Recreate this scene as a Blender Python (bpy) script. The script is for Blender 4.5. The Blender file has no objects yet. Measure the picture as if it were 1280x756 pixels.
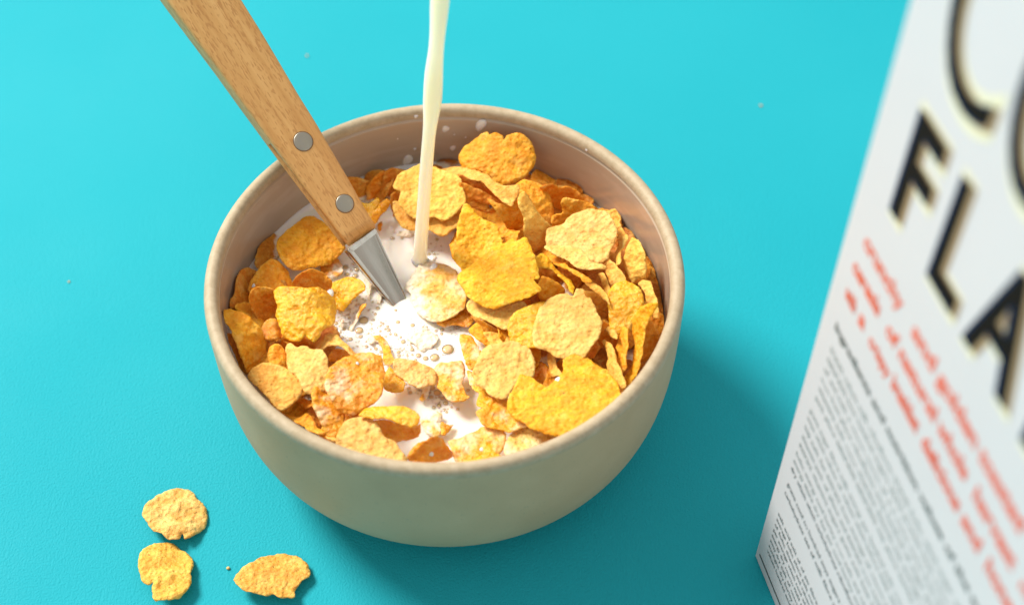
import bpy, bmesh, math, random
import numpy as np
from mathutils import Vector, Matrix, noise
from mathutils.geometry import delaunay_2d_cdt
D = bpy.data
S = bpy.context.scene
COL = S.collection
rnd = random.Random(11)

# ---------------------------------------------------------------- camera, world, lights
H = 0.065                       # rim height of the bowl (metres), table top at z = 0
F_PX, TH = 1752.4, 0.89622657   # focal length in pixels of the 1280 wide frame, downward pitch
CAM = Vector((0.0195238, -0.2631359, 0.3124721 + H))
cd = D.cameras.new('camera'); cam = D.objects.new('camera', cd); COL.objects.link(cam)
cam.location = CAM
cam.rotation_euler = (math.pi/2 - TH, 0, 0)
cd.sensor_width = 36; cd.lens = F_PX/1280*36
cd.clip_start = 0.01; cd.clip_end = 50
cd.dof.use_dof = True; cd.dof.focus_distance = 0.418; cd.dof.aperture_fstop = 8.0
S.camera = cam

w = D.worlds.new('World'); S.world = w; w.use_nodes = True
w.node_tree.nodes['Background'].inputs[0].default_value = (1, 0.955, 0.91, 1)
w.node_tree.nodes['Background'].inputs[1].default_value = 0.68

def area(name, loc, target, size, energy, color):
    l = D.lights.new(name, 'AREA'); l.shape = 'DISK'; l.size = size; l.energy = energy; l.color = color
    o = D.objects.new(name, l); COL.objects.link(o); o.location = loc
    o.rotation_euler = (Vector(target) - Vector(loc)).to_track_quat('-Z', 'Y').to_euler()
    return o
area('key_lamp', (-1.6, 1.2, 2.02), (0.02, 0.0, 0.03), 1.05, 143, (1, 0.945, 0.86))

S.view_settings.view_transform = 'Standard'; S.view_settings.look = 'None'
S.view_settings.exposure = 0.0; S.view_settings.gamma = 1
S.render.engine = 'CYCLES'
S.cycles.max_bounces = 10; S.cycles.transparent_max_bounces = 12
S.cycles.use_denoising = True

# ---------------------------------------------------------------- helpers
sT, cT = math.sin(TH), math.cos(TH)
def ray(x, y):
    X = (x-640)/F_PX; Y = -(y-378)/F_PX
    return Vector((X, cT + Y*sT, -sT + Y*cT))
def at_z(x, y, z):
    d = ray(x, y); return CAM + d*((z-CAM.z)/d.z)
def on_plane(x, y, P, n):
    d = ray(x, y); return CAM + d*((P-CAM).dot(n)/d.dot(n))
RIGHT, UP, BACK = Vector((1, 0, 0)), Vector((0, sT, cT)), Vector((0, -cT, sT))

def mesh_obj(name, verts, faces, mat, parent=None, smooth=True, mat_idx=None):
    me = D.meshes.new(name); me.from_pydata([tuple(v) for v in verts], [], faces)
    for m in (mat if isinstance(mat, (list, tuple)) else [mat]): me.materials.append(m)
    if smooth: me.polygons.foreach_set('use_smooth', [True]*len(me.polygons))
    if mat_idx: me.polygons.foreach_set('material_index', mat_idx)
    me.update()
    o = D.objects.new(name, me); COL.objects.link(o)
    if parent is not None: o.parent = parent
    return o
def tag(o, label, cat, group=None, kind=None):
    if label: o['label'] = label
    if cat: o['category'] = cat
    if group: o['group'] = group
    if kind: o['kind'] = kind
    return o
def empty(name, loc, rot=None):
    o = D.objects.new(name, None); COL.objects.link(o); o.location = loc; o.empty_display_size = .01
    return o
def fix_normals(o):
    bm = bmesh.new(); bm.from_mesh(o.data); bmesh.ops.recalc_face_normals(bm, faces=bm.faces); bm.to_mesh(o.data); bm.free()

class NT:
    def __init__(s, name):
        s.m = D.materials.new(name); s.m.use_nodes = True; s.t = s.m.node_tree
        s.b = s.t.nodes['Principled BSDF']; s.out = s.t.nodes['Material Output']
    def n(s, typ, **kw):
        x = s.t.nodes.new(typ)
        for k, v in kw.items():
            if k in ('ins',):
                for a, b in v.items(): x.inputs[a].default_value = b
            else: setattr(x, k, v)
        return x
    def l(s, a, b): s.t.links.new(a, b)
    def ramp(s, fac, stops):
        r = s.n('ShaderNodeValToRGB'); e = r.color_ramp.elements
        e[0].position, e[0].color = stops[0][0], (*stops[0][1], 1) if len(stops[0][1]) == 3 else stops[0][1]
        e[1].position, e[1].color = stops[-1][0], (*stops[-1][1], 1)
        for p, c in stops[1:-1]:
            k = e.new(p); k.color = (*c, 1)
        s.l(fac, r.inputs[0]); return r.outputs[0]
    def noise(s, vec, scale, detail=4, rough=.55):
        x = s.n('ShaderNodeTexNoise', ins={'Scale': scale, 'Detail': detail, 'Roughness': rough})
        if vec is not None: s.l(vec, x.inputs['Vector'])
        return x.outputs['Fac']
    def mix(s, fac, a, b, typ='MIX'):
        x = s.n('ShaderNodeMix', data_type='RGBA', blend_type=typ)
        for i, v in ((0, fac), (6, a), (7, b)):
            if hasattr(v, 'is_linked'): s.l(v, x.inputs[i])
            else: x.inputs[i].default_value = v if i == 0 else (*v, 1)
        return x.outputs[2]
    def bump(s, h, strength, dist, prev=None):
        x = s.n('ShaderNodeBump', ins={'Strength': strength, 'Distance': dist}); s.l(h, x.inputs['Height'])
        if prev is not None: s.l(prev, x.inputs['Normal'])
        return x.outputs[0]
    def coord(s, which='Object', scale=None):
        c = s.n('ShaderNodeTexCoord').outputs[which]
        if scale:
            mp = s.n('ShaderNodeMapping'); mp.inputs['Scale'].default_value = scale; s.l(c, mp.inputs[0]); return mp.outputs[0]
        return c
    def set(s, **kw):
        for k, v in kw.items(): s.b.inputs[k.replace('_', ' ')].default_value = v
        return s

# ---------------------------------------------------------------- materials
def mat_table():
    t = NT('turquoise board'); c = t.coord()
    f = t.ramp(t.noise(c, 6, 3), [(.3, (0.010, 0.345, 0.43)), (.7, (0.015, 0.37, 0.455))])
    t.l(f, t.b.inputs['Base Color'])
    t.l(t.ramp(t.noise(c, 9, 5, .6), [(.3, (.50,)*3), (.7, (.68,)*3)]), t.b.inputs['Roughness']); t.b.inputs['Specular IOR Level'].default_value = .11
    n1 = t.noise(c, 1400, 3, .6); n2 = t.noise(c, 600, 2, .5)
    b = t.bump(n1, .6, .0005); b = t.bump(n2, .1, .0006, b)
    t.l(b, t.b.inputs['Normal']); return t.m
def mat_outer():
    t = NT('matt stoneware'); c = t.coord()
    f = t.ramp(t.noise(c, 40, 5), [(.3, (0.45, 0.325, 0.185)), (.55, (0.49, 0.36, 0.21)), (.72, (0.53, 0.395, 0.235))])
    sp = t.ramp(t.noise(c, 1500, 2), [(.66, (0, 0, 0)), (.74, (1, 1, 1))])
    t.l(t.mix(sp, f, (0.30, 0.26, 0.18)), t.b.inputs['Base Color'])
    t.set(Roughness=.6); t.l(t.bump(t.noise(c, 900, 3), .12, .0004), t.b.inputs['Normal']); return t.m
def mat_rim():
    t = NT('unglazed rim'); c = t.coord()
    f = t.ramp(t.noise(c, 350, 6, .7), [(.28, (0.35, 0.275, 0.17)), (.5, (0.43, 0.35, 0.23)), (.72, (0.50, 0.415, 0.29))])
    t.l(f, t.b.inputs['Base Color']); t.set(Roughness=.62)
    t.l(t.bump(t.noise(c, 1400, 3), .2, .0003), t.b.inputs['Normal']); return t.m
def mat_glaze():
    t = NT('taupe glaze'); c = t.coord(scale=(1, 1, 5))
    wv = t.noise(c, 22, 6, .62)
    f = t.ramp(wv, [(.34, (0.44, 0.35, 0.255)), (.5, (0.46, 0.37, 0.275)), (.57, (0.495, 0.405, 0.31)), (.63, (0.46, 0.37, 0.275))])
    t.l(f, t.b.inputs['Base Color']); t.set(Roughness=.2)
    t.b.inputs['Coat Weight'].default_value = .3; t.b.inputs['Coat Roughness'].default_value = .12
    t.l(t.bump(t.noise(t.coord(), 70, 3), .08, .001), t.b.inputs['Normal']); return t.m
def mat_milk():
    t = NT('milk'); c = t.coord()
    t.b.inputs['Base Color'].default_value = (0.95, 0.90, 0.82, 1); t.set(Roughness=.18)
    t.b.inputs['Subsurface Weight'].default_value = .55; t.b.inputs['Subsurface Radius'].default_value = (1, .72, .42)
    t.b.inputs['Subsurface Scale'].default_value = .0035
    t.l(t.bump(t.noise(c, 130, 3), .12, .0015), t.b.inputs['Normal']); return t.m
def mat_stream():
    t = NT('pouring milk'); t.b.inputs['Base Color'].default_value = (1.0, 0.75, 0.58, 1); t.set(Roughness=.08)
    t.b.inputs['Subsurface Weight'].default_value = 1; t.b.inputs['Subsurface Radius'].default_value = (1, .8, .45)
    t.b.inputs['Subsurface Scale'].default_value = .02; return t.m
def mat_bubble():
    t = NT('bubble film'); c = t.coord()
    tr = t.n('ShaderNodeBsdfTransparent'); tr.inputs[0].default_value = (0.91, 0.78, 0.60, 1)
    gl = t.n('ShaderNodeBsdfGlossy'); gl.inputs['Roughness'].default_value = .08
    fr = t.n('ShaderNodeFresnel', ins={'IOR': 1.45})
    mx = t.n('ShaderNodeMixShader'); t.l(fr.outputs[0], mx.inputs[0]); t.l(tr.outputs[0], mx.inputs[1]); t.l(gl.outputs[0], mx.inputs[2])
    t.l(mx.outputs[0], t.out.inputs[0]); return t.m
def mat_flake(name, rough, spec, milk=0.0):
    t = NT(name); c = t.coord()
    oi = t.n('ShaderNodeObjectInfo')
    base = oi.outputs['Color']
    # random offset per object so that no two share a pattern
    ad = t.n('ShaderNodeVectorMath', operation='ADD'); t.l(c, ad.inputs[0])
    cm = t.n('ShaderNodeCombineXYZ'); t.l(oi.outputs['Random'], cm.inputs[0]); t.l(oi.outputs['Random'], cm.inputs[1]); t.l(cm.outputs[0], ad.inputs[1])
    v = ad.outputs[0]
    big = t.noise(v, 170, 4, .6); fine = t.noise(v, 900, 4, .65)
    dark = t.mix(1.0, base, (0.92, 0.74, 0.5), 'MULTIPLY')
    lite = t.mix(.4, base, (0.95, 0.66, 0.17))
    col = t.mix(t.ramp(big, [(.36, (0, 0, 0)), (.62, (1, 1, 1))]), dark, base)
    col = t.mix(t.ramp(fine, [(.50, (0, 0, 0)), (.68, (.8, .8, .8))]), col, lite)
    col = t.mix(t.ramp(fine, [(.34, (.6, .6, .6)), (.47, (0, 0, 0))]), col, t.mix(1.0, base, (0.80, 0.58, 0.32), 'MULTIPLY'))
    at = t.n('ShaderNodeAttribute', attribute_name='crust').outputs['Fac']
    col = t.mix(t.ramp(at, [(.22, (.62, .62, .62)), (.5, (0, 0, 0))]), col, t.mix(1.0, base, (0.86, 0.62, 0.34), 'MULTIPLY'))
    col = t.mix(t.ramp(at, [(.52, (0, 0, 0)), (.85, (.6, .6, .6))]), col, t.mix(.5, base, (0.97, 0.72, 0.24)))
    spk = t.ramp(t.noise(v, 520, 2), [(.70, (0, 0, 0)), (.78, (1, 1, 1))])
    col = t.mix(spk, col, (0.42, 0.17, 0.02))
    gz = t.n('ShaderNodeSeparateXYZ'); t.l(t.n('ShaderNodeNewGeometry').outputs['Position'], gz.inputs[0])
    mr = t.n('ShaderNodeMapRange', ins={1: H-.0245+.0002, 2: H-.0245+(.0034 if milk > .5 else .0022), 3: 1.0, 4: 0.0}); t.l(gz.outputs[2], mr.inputs[0])
    a1 = t.n('ShaderNodeMath', operation='ADD'); t.l(mr.outputs[0], a1.inputs[0]); t.l(t.noise(v, 260, 4, .6), a1.inputs[1])
    gt = t.n('ShaderNodeMath', operation='GREATER_THAN', ins={1: .0335}); t.l(gz.outputs[2], gt.inputs[0])
    mm_ = t.n('ShaderNodeMath', operation='MULTIPLY'); t.l(t.ramp(a1.outputs[0], [(.72, (0, 0, 0)), (1.0, (.88, .88, .88))]), mm_.inputs[0]); t.l(gt.outputs[0], mm_.inputs[1])
    col = t.mix(mm_.outputs[0], col, (0.95, 0.86, 0.70))
    if milk:
        mk = t.ramp(t.noise(v, 150, 4, .6), [(.60-milk*.20, (0, 0, 0)), (.80-milk*.12, (.80, .80, .80))])
        col = t.mix(mk, col, (0.93, 0.80, 0.56))
    t.l(col, t.b.inputs['Base Color'])
    t.set(Roughness=rough); t.b.inputs['Specular IOR Level'].default_value = spec
    t.b.inputs['Subsurface Weight'].default_value = .12
    t.b.inputs['Subsurface Radius'].default_value = (1, .42, .06); t.b.inputs['Subsurface Scale'].default_value = .0022
    vo = t.n('ShaderNodeTexVoronoi', ins={'Scale': 800}, feature='SMOOTH_F1'); t.l(v, vo.inputs['Vector'])
    b = t.bump(vo.outputs['Distance'], .72, .0009); b = t.bump(t.noise(v, 1700, 4, .65), .75, .0005, b); b = t.bump(t.noise(v, 420, 3, .6), .22, .0012, b)
    t.l(b, t.b.inputs['Normal']); return t.m
def mat_wood():
    t = NT('beech wood')
    g = t.noise(t.coord(scale=(1, .07, 1)), 420, 4, .6)
    f = t.ramp(g, [(.3, (0.56, 0.285, 0.08)), (.55, (0.71, 0.41, 0.14)), (.75, (0.79, 0.49, 0.19))])
    fl = t.noise(t.coord(scale=(1, .2, 1)), 2300, 1, .4)
    f = t.mix(t.ramp(fl, [(.55, (0, 0, 0)), (.65, (.72, .72, .72))]), f, (0.44, 0.20, 0.055))
    br = t.noise(t.coord(scale=(1, .25, 1)), 70, 3)
    f = t.mix(t.ramp(br, [(.4, (0, 0, 0)), (.7, (.5, .5, .5))]), f, (0.60, 0.31, 0.095))
    t.l(f, t.b.inputs['Base Color']); t.set(Roughness=.5)
    t.l(t.bump(fl, .15, .0003), t.b.inputs['Normal']); return t.m
def mat_metal(name, col, rough):
    t = NT(name); t.b.inputs['Base Color'].default_value = (*col, 1); t.set(Metallic=1.0)
    c = t.coord(scale=(1, .1, 1)); t.l(t.ramp(t.noise(c, 600, 3), [(.3, (rough-.06,)*3), (.7, (rough+.08,)*3)]), t.b.inputs['Roughness'])
    return t.m
def mat_plain(name, col, rough=.6, var=0.0):
    t = NT(name)
    if var:
        a = tuple(x*(1-var) for x in col); t.l(t.ramp(t.noise(t.coord(), 60, 4), [(.3, a), (.7, col)]), t.b.inputs['Base Color'])
    else: t.b.inputs['Base Color'].default_value = (*col, 1)
    t.set(Roughness=rough); return t.m
def mat_print(name, col):
    m_ = mat_plain(name, col, .7); m_.node_tree.nodes['Principled BSDF'].inputs['Specular IOR Level'].default_value = .12; return m_
M = dict(table=mat_table(), outer=mat_outer(), rim=mat_rim(), glaze=mat_glaze(), milk=mat_milk(), stream=mat_stream(), bubble=mat_bubble(),
         dry=mat_flake('dry flake crust', .55, .35), wet=mat_flake('wet flake crust', .26, .55), coat=mat_flake('milk coated flake crust', .3, .5, .8),
         lightcoat=mat_flake('milk flecked flake crust', .34, .5, .35),
         wood=mat_wood(), steel=mat_metal('brushed steel', (0.44, 0.40, 0.345), .2), edge=mat_metal('polished steel edge', (0.66, 0.62, 0.55), .25), rivet=mat_metal('rivet steel', (0.37, 0.345, 0.29), .42),
         card=mat_plain('white carton', (0.66, 0.625, 0.65), .5, .02), black=mat_print('black print', (0.008, 0.006, 0.005)),
         navy=mat_print('navy print', (0.004, 0.03, 0.10)), cream=mat_plain('cream print', (0.80, 0.74, 0.53), .5),
         brown=mat_plain('tan print', (0.36, 0.24, 0.13), .5), red=mat_plain('red print', (0.80, 0.115, 0.05), .5),
         grey=mat_plain('grey print', (0.09, 0.105, 0.10), .5), pale_grey=mat_plain('pale grey print', (0.33, 0.36, 0.35), .5))

# ---------------------------------------------------------------- table
m = 3.0
tb = mesh_obj('table', [(-m, -m, 0), (m, -m, 0), (m, m, 0), (-m, m, 0)], [(0, 1, 2, 3)], M['table'], smooth=False)
tag(tb, 'turquoise table top under the bowl and the carton', 'table', kind='structure')

# ---------------------------------------------------------------- bowl
R, RF, WALL = 0.07, 0.020, 0.0042
def r_out(z):
    u = max(0, min(1, z/H)); return RF + (R-RF)*max(0, 1-(1-u)**4.4)**(1/3)
def r_in(z): return max(0.001, r_out(z) - WALL - max(0, .012-z)*.5)
def lathe(name, prof, mat, parent, seg=160, idx=None):
    vs, fs, mi = [], [], []
    for r, z in prof:
        for k in range(seg):
            a = 2*math.pi*k/seg; vs.append((r*math.cos(a), r*math.sin(a), z))
    for i in range(len(prof)-1):
        for k in range(seg):
            k2 = (k+1) % seg
            fs.append((i*seg+k, i*seg+k2, (i+1)*seg+k2, (i+1)*seg+k)); mi.append(idx[i] if idx else 0)
    o = mesh_obj(name, vs, fs, mat, parent, mat_idx=mi); fix_normals(o); return o
bowl = empty('cereal_bowl', (0, 0, 0))
tag(bowl, 'round beige stoneware bowl full of cornflakes and milk', 'bowl')
ZR = H - .0030
outer = [(0.0005, .0004), (RF*.6, .0002), (RF*.98, .0002)] + [(r_out(ZR*(i/40)**2), max(.0004, ZR*(i/40)**2)) for i in range(1, 41)]
inner = [(r_in(ZR), ZR), (r_in(ZR)+.0007, ZR-.0004), (r_in(ZR)+.0007, ZR-.0009), (r_in(ZR), ZR-.0013)] + [(r_in(ZR-(ZR-.006)*(i/36)), ZR-(ZR-.006)*(i/36)) for i in range(1, 37)] + [(.03, .006), (.001, .006)]
lathe('body', outer, M['outer'], bowl)
lathe('interior_glaze', inner, M['glaze'], bowl)
ro, ri = r_out(ZR), r_in(ZR); hw = (ro-ri)/2
lathe('rim', [(ri+hw+hw*math.cos(a), ZR + .0030*math.sin(a)**.75) for a in [math.pi*i/16 for i in range(17)]], M['rim'], bowl)

# ---------------------------------------------------------------- milk
ZM = H - 0.0245
milk = empty('milk', (0, 0, ZM)); tag(milk, 'white foamy milk filling the bowl between the cornflakes', 'milk')
HIT = at_z(525, 326.5, ZM)
def milk_h(x, y):
    d = math.hypot(x-HIT.x, y-HIT.y)
    h = 0.00035*noise.noise(Vector((x*90, y*90, 3))) + 0.0006*math.exp(-((d-.0045)/.0016)**2) - .0006*math.exp(-(d/.003)**2)
    h += 0.00025*math.cos(d*900)*math.exp(-d/.012)
    rr = math.hypot(x, y)/r_in(ZM); h += .0012*max(0, (rr-.97)/.03)**2
    return h
vs, fs = [(0, 0, milk_h(0, 0))], []
NR, NS = 90, 180
for i in range(1, NR+1):
    r = (r_in(ZM)+.0004)*i/NR
    for k in range(NS):
        a = 2*math.pi*k/NS; x, y = r*math.cos(a), r*math.sin(a); vs.append((x, y, milk_h(x, y)))
for k in range(NS):
    k2 = (k+1) % NS; fs.append((0, 1+k, 1+k2))
    for i in range(NR-1):
        a0, b0 = 1+i*NS, 1+(i+1)*NS; fs.append((a0+k, b0+k, b0+k2, a0+k2))
# the underside follows the inside of the bowl
last = 1+(NR-1)*NS
for j in range(1, 9):
    z = ZM-(ZM-.0075)*j/8
    r = r_in(z)-.0002
    b = len(vs)
    for k in range(NS): vs.append((r*math.cos(2*math.pi*k/NS), r*math.sin(2*math.pi*k/NS), z-ZM))
    for k in range(NS):
        k2 = (k+1) % NS; fs.append((last+k, b+k, b+k2, last+k2))
    last = b
fs.append(tuple(last+k for k in range(NS-1, -1, -1)))
mesh_obj('milk_surface', vs, fs, M['milk'], milk)

# foam: froth of bubbles where the milk was poured
def foam():
    vs, fs, mi = [], [], []
    def bubble(P, r):
        b = len(vs); ns, nr = (14, 5) if r > .0006 else (9, 3)
        zb = milk_h(P.x, P.y)
        for i in range(nr):
            a = math.pi/2*i/nr
            for k in range(ns):
                f = 2*math.pi*k/ns; vs.append((P.x+r*math.cos(a)*math.cos(f), P.y+r*math.cos(a)*math.sin(f), zb+.0001+r*.36*math.sin(a)))
        vs.append((P.x, P.y, zb+.0001+r*.36)); top = len(vs)-1
        for i in range(nr-1):
            for k in range(ns):
                k2 = (k+1) % ns; fs.append((b+i*ns+k, b+i*ns+k2, b+(i+1)*ns+k2, b+(i+1)*ns+k)); mi.append(1)
        for k in range(ns): fs.append((b+(nr-1)*ns+k, b+(nr-1)*ns+(k+1) % ns, top)); mi.append(1)
        # the collar of milk that each bubble draws up
        b = len(vs); q = r*.12+.00004; nq = 6
        for k in range(ns):
            f = 2*math.pi*k/ns
            for j in range(nq):
                g = 2*math.pi*j/nq; rr = r + q*.7 + q*math.cos(g); vs.append((P.x+rr*math.cos(f), P.y+rr*math.sin(f), zb+q*.6*math.sin(g)+q*.1))
        for k in range(ns):
            k2 = (k+1) % ns
            for j in range(nq):
                j2 = (j+1) % nq; fs.append((b+k*nq+j, b+k2*nq+j, b+k2*nq+j2, b+k*nq+j2)); mi.append(0)
    placed = []
    def put(x, y, r):
        P = at_z(x, y, ZM)
        if any((P-Q).length < (r+q)*1.12 for Q, q in placed): return
        placed.append((P, r)); bubble(P, r)
    s = 1/4300
    for x, y, r in [(454.5, 400.5, 6.2), (449, 413, 5.4), (543.5, 447, 6), (560, 437, 8), (532, 448, 3.4), (523, 444.5, 3.4), (540, 485, 3.6), (546.5, 491, 4.4),
                    (539, 496.5, 2.8), (553, 498, 2.6), (412, 416, 3.8), (419, 411, 3.4), (420, 404, 2.8), (430, 411.5, 2.4), (432, 334, 3.4), (444, 345, 3.8), (434, 343, 3),
                    (446, 337, 3.6), (479.5, 372.5, 2.4), (428, 422, 2.2), (438, 424, 2.6), (504, 427, 3), (498, 440, 2.6), (515, 437, 2.8), (557, 504, 3), (549, 507, 2.6)]:
        put(x, y, r*s)
    for cx, cy, sx, sy, n in [(446, 378, 16, 16, 70), (432, 402, 12, 16, 60), (460, 408, 22, 20, 50), (572, 412, 14, 7, 30), (508, 436, 18, 14, 60), (444, 338, 8, 9, 26), (420, 420, 12, 12, 35),
                              (530, 420, 26, 18, 40), (548, 498, 12, 14, 40), (512, 292, 26, 6, 26), (542, 315, 8, 10, 14), (478, 440, 10, 14, 24), (520, 484, 16, 8, 26), (566, 500, 14, 10, 14), (470, 420, 30, 10, 30)]:
        for _ in range(int(n*1.8)):
            put(cx+rnd.gauss(0, sx*.6), cy+rnd.gauss(0, sy*.6), s*(.5+2.2*rnd.random()**2.6))
    o = mesh_obj('foam', vs, fs, [M['milk'], M['bubble']], milk, mat_idx=mi); o['kind'] = 'stuff'
foam()

# ---------------------------------------------------------------- stream of milk
def stream():
    st = [(327.5, 524.8, 24), (325, 524.9, 20.5), (321, 525, 18.8), (315, 525.3, 18.2), (290, 527, 17.5), (250, 530, 16.5), (225, 531.5, 16.8), (200, 533.6, 16.8), (180, 535.2, 16.6), (160, 537.2, 17), (145, 539, 20),
          (130, 540.4, 24), (110, 541.6, 24.6), (90, 542.4, 23.5), (70, 544.5, 20), (50, 546.5, 19), (25, 548.4, 22), (0, 550, 25.5), (-40, 553.5, 25), (-90, 558.5, 24), (-140, 564, 26), (-190, 570, 27)]
    n = Vector((0, -1, 0)); vs, fs, ns = [], [], 24
    for i, (y, x, wd) in enumerate(st):
        P = on_plane(x, y, HIT, n); A = on_plane(x-wd/2, y, HIT, n); hx = (P-A).length
        hy = hx*(1.0 if i < 3 else 1.25 if wd < 19 else .78)
        for k in range(ns):
            f = 2*math.pi*k/ns; tw = .5*math.sin(i*.6)
            c, s_ = math.cos(f), math.sin(f)
            vs.append((P.x+hx*c, P.y+hy*s_ + hx*.12*math.sin(2*f+tw), P.z))
    for i in range(len(st)-1):
        for k in range(ns):
            k2 = (k+1) % ns; fs.append((i*ns+k, i*ns+k2, (i+1)*ns+k2, (i+1)*ns+k))
    fs.append(tuple(range(ns))); fs.append(tuple((len(st)-1)*ns+k for k in range(ns)))
    o = mesh_obj('milk_stream', vs, fs, M['stream']); fix_normals(o)
    sm = o.modifiers.new('smooth', 'SUBSURF'); sm.levels = 1; sm.render_levels = 2
    tag(o, 'thin white stream of milk pouring down into the bowl', 'milk stream')
stream()

# ---------------------------------------------------------------- milk drops
def drop(P, N, r, flat, label, squash=1.0, rot=0):
    N = N.normalized(); T = N.orthogonal().normalized(); B = N.cross(T)
    T, B = T*math.cos(rot)+B*math.sin(rot), B*math.cos(rot)-T*math.sin(rot)
    vs, fs, ns, nr = [], [], 20, 7
    for i in range(nr):
        a = math.pi/2*i/nr - (.25 if i == 0 else 0)
        for k in range(ns):
            f = 2*math.pi*k/ns; w_ = 1+.08*math.sin(3*f+r*9e3)
            vs.append(P + T*(r*w_*math.cos(a)*math.cos(f)) + B*(r*w_*squash*math.cos(a)*math.sin(f)) + N*(r*flat*math.sin(a)))
    vs.append(P+N*r*flat)
    for i in range(nr-1):
        for k in range(ns): fs.append((i*ns+k, i*ns+(k+1) % ns, (i+1)*ns+(k+1) % ns, (i+1)*ns+k))
    for k in range(ns): fs.append(((nr-1)*ns+k, (nr-1)*ns+(k+1) % ns, nr*ns))
    o = mesh_obj('milk_drop', vs, fs, M['milk']); tag(o, label, 'milk drop', 'splashed drops of milk'); return o
def wall_hit(x, y):
    d = ray(x, y); P = CAM.copy(); t = .38
    while t < .7:
        P = CAM + d*t
        if P.y > 0 and math.hypot(P.x, P.y) >= r_in(P.z): break
        t += .0002
    return P, Vector((-P.x, -P.y, .02*0)).normalized()
for x, y, r, sq, lab in [(601, 156.5, 11.5, .55, 'large oblong milk splash high on the inside wall above the upright cornflake'),
                         (557, 161, 6.5, .75, 'middling milk drop on the inside wall just beside the milk stream, under the rim'),
                         (566, 185, 5.5, .7, 'round milk drop on the inside wall between the stream and the upright cornflake'),
                         (509.5, 200, 9.5, .7, 'broad faint milk drop on the inside wall to the left of the stream'),
                         (520, 146, 3, .9, 'small milk dot under the rim to the left of the stream'),
                         (518.5, 186, 2.6, .9, 'tiny milk dot above the broad faint drop'),
                         (497, 173.5, 2.0, .9, 'tiny milk speck alone on the wall well left of the stream'),
                         (568, 168, 2.2, .9, 'tiny milk speck right beside the middling drop by the stream'),
                         (582, 171.5, 2.2, .9, 'tiny milk speck below the large oblong splash'),
                         (733, 188, 2.0, .9, 'tiny milk speck alone on the lit right inside wall')]:
    P, N = wall_hit(x, y)
    drop(P, N, r/4000, .22 if r > 4 else .35, lab, sq, .35)

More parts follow.
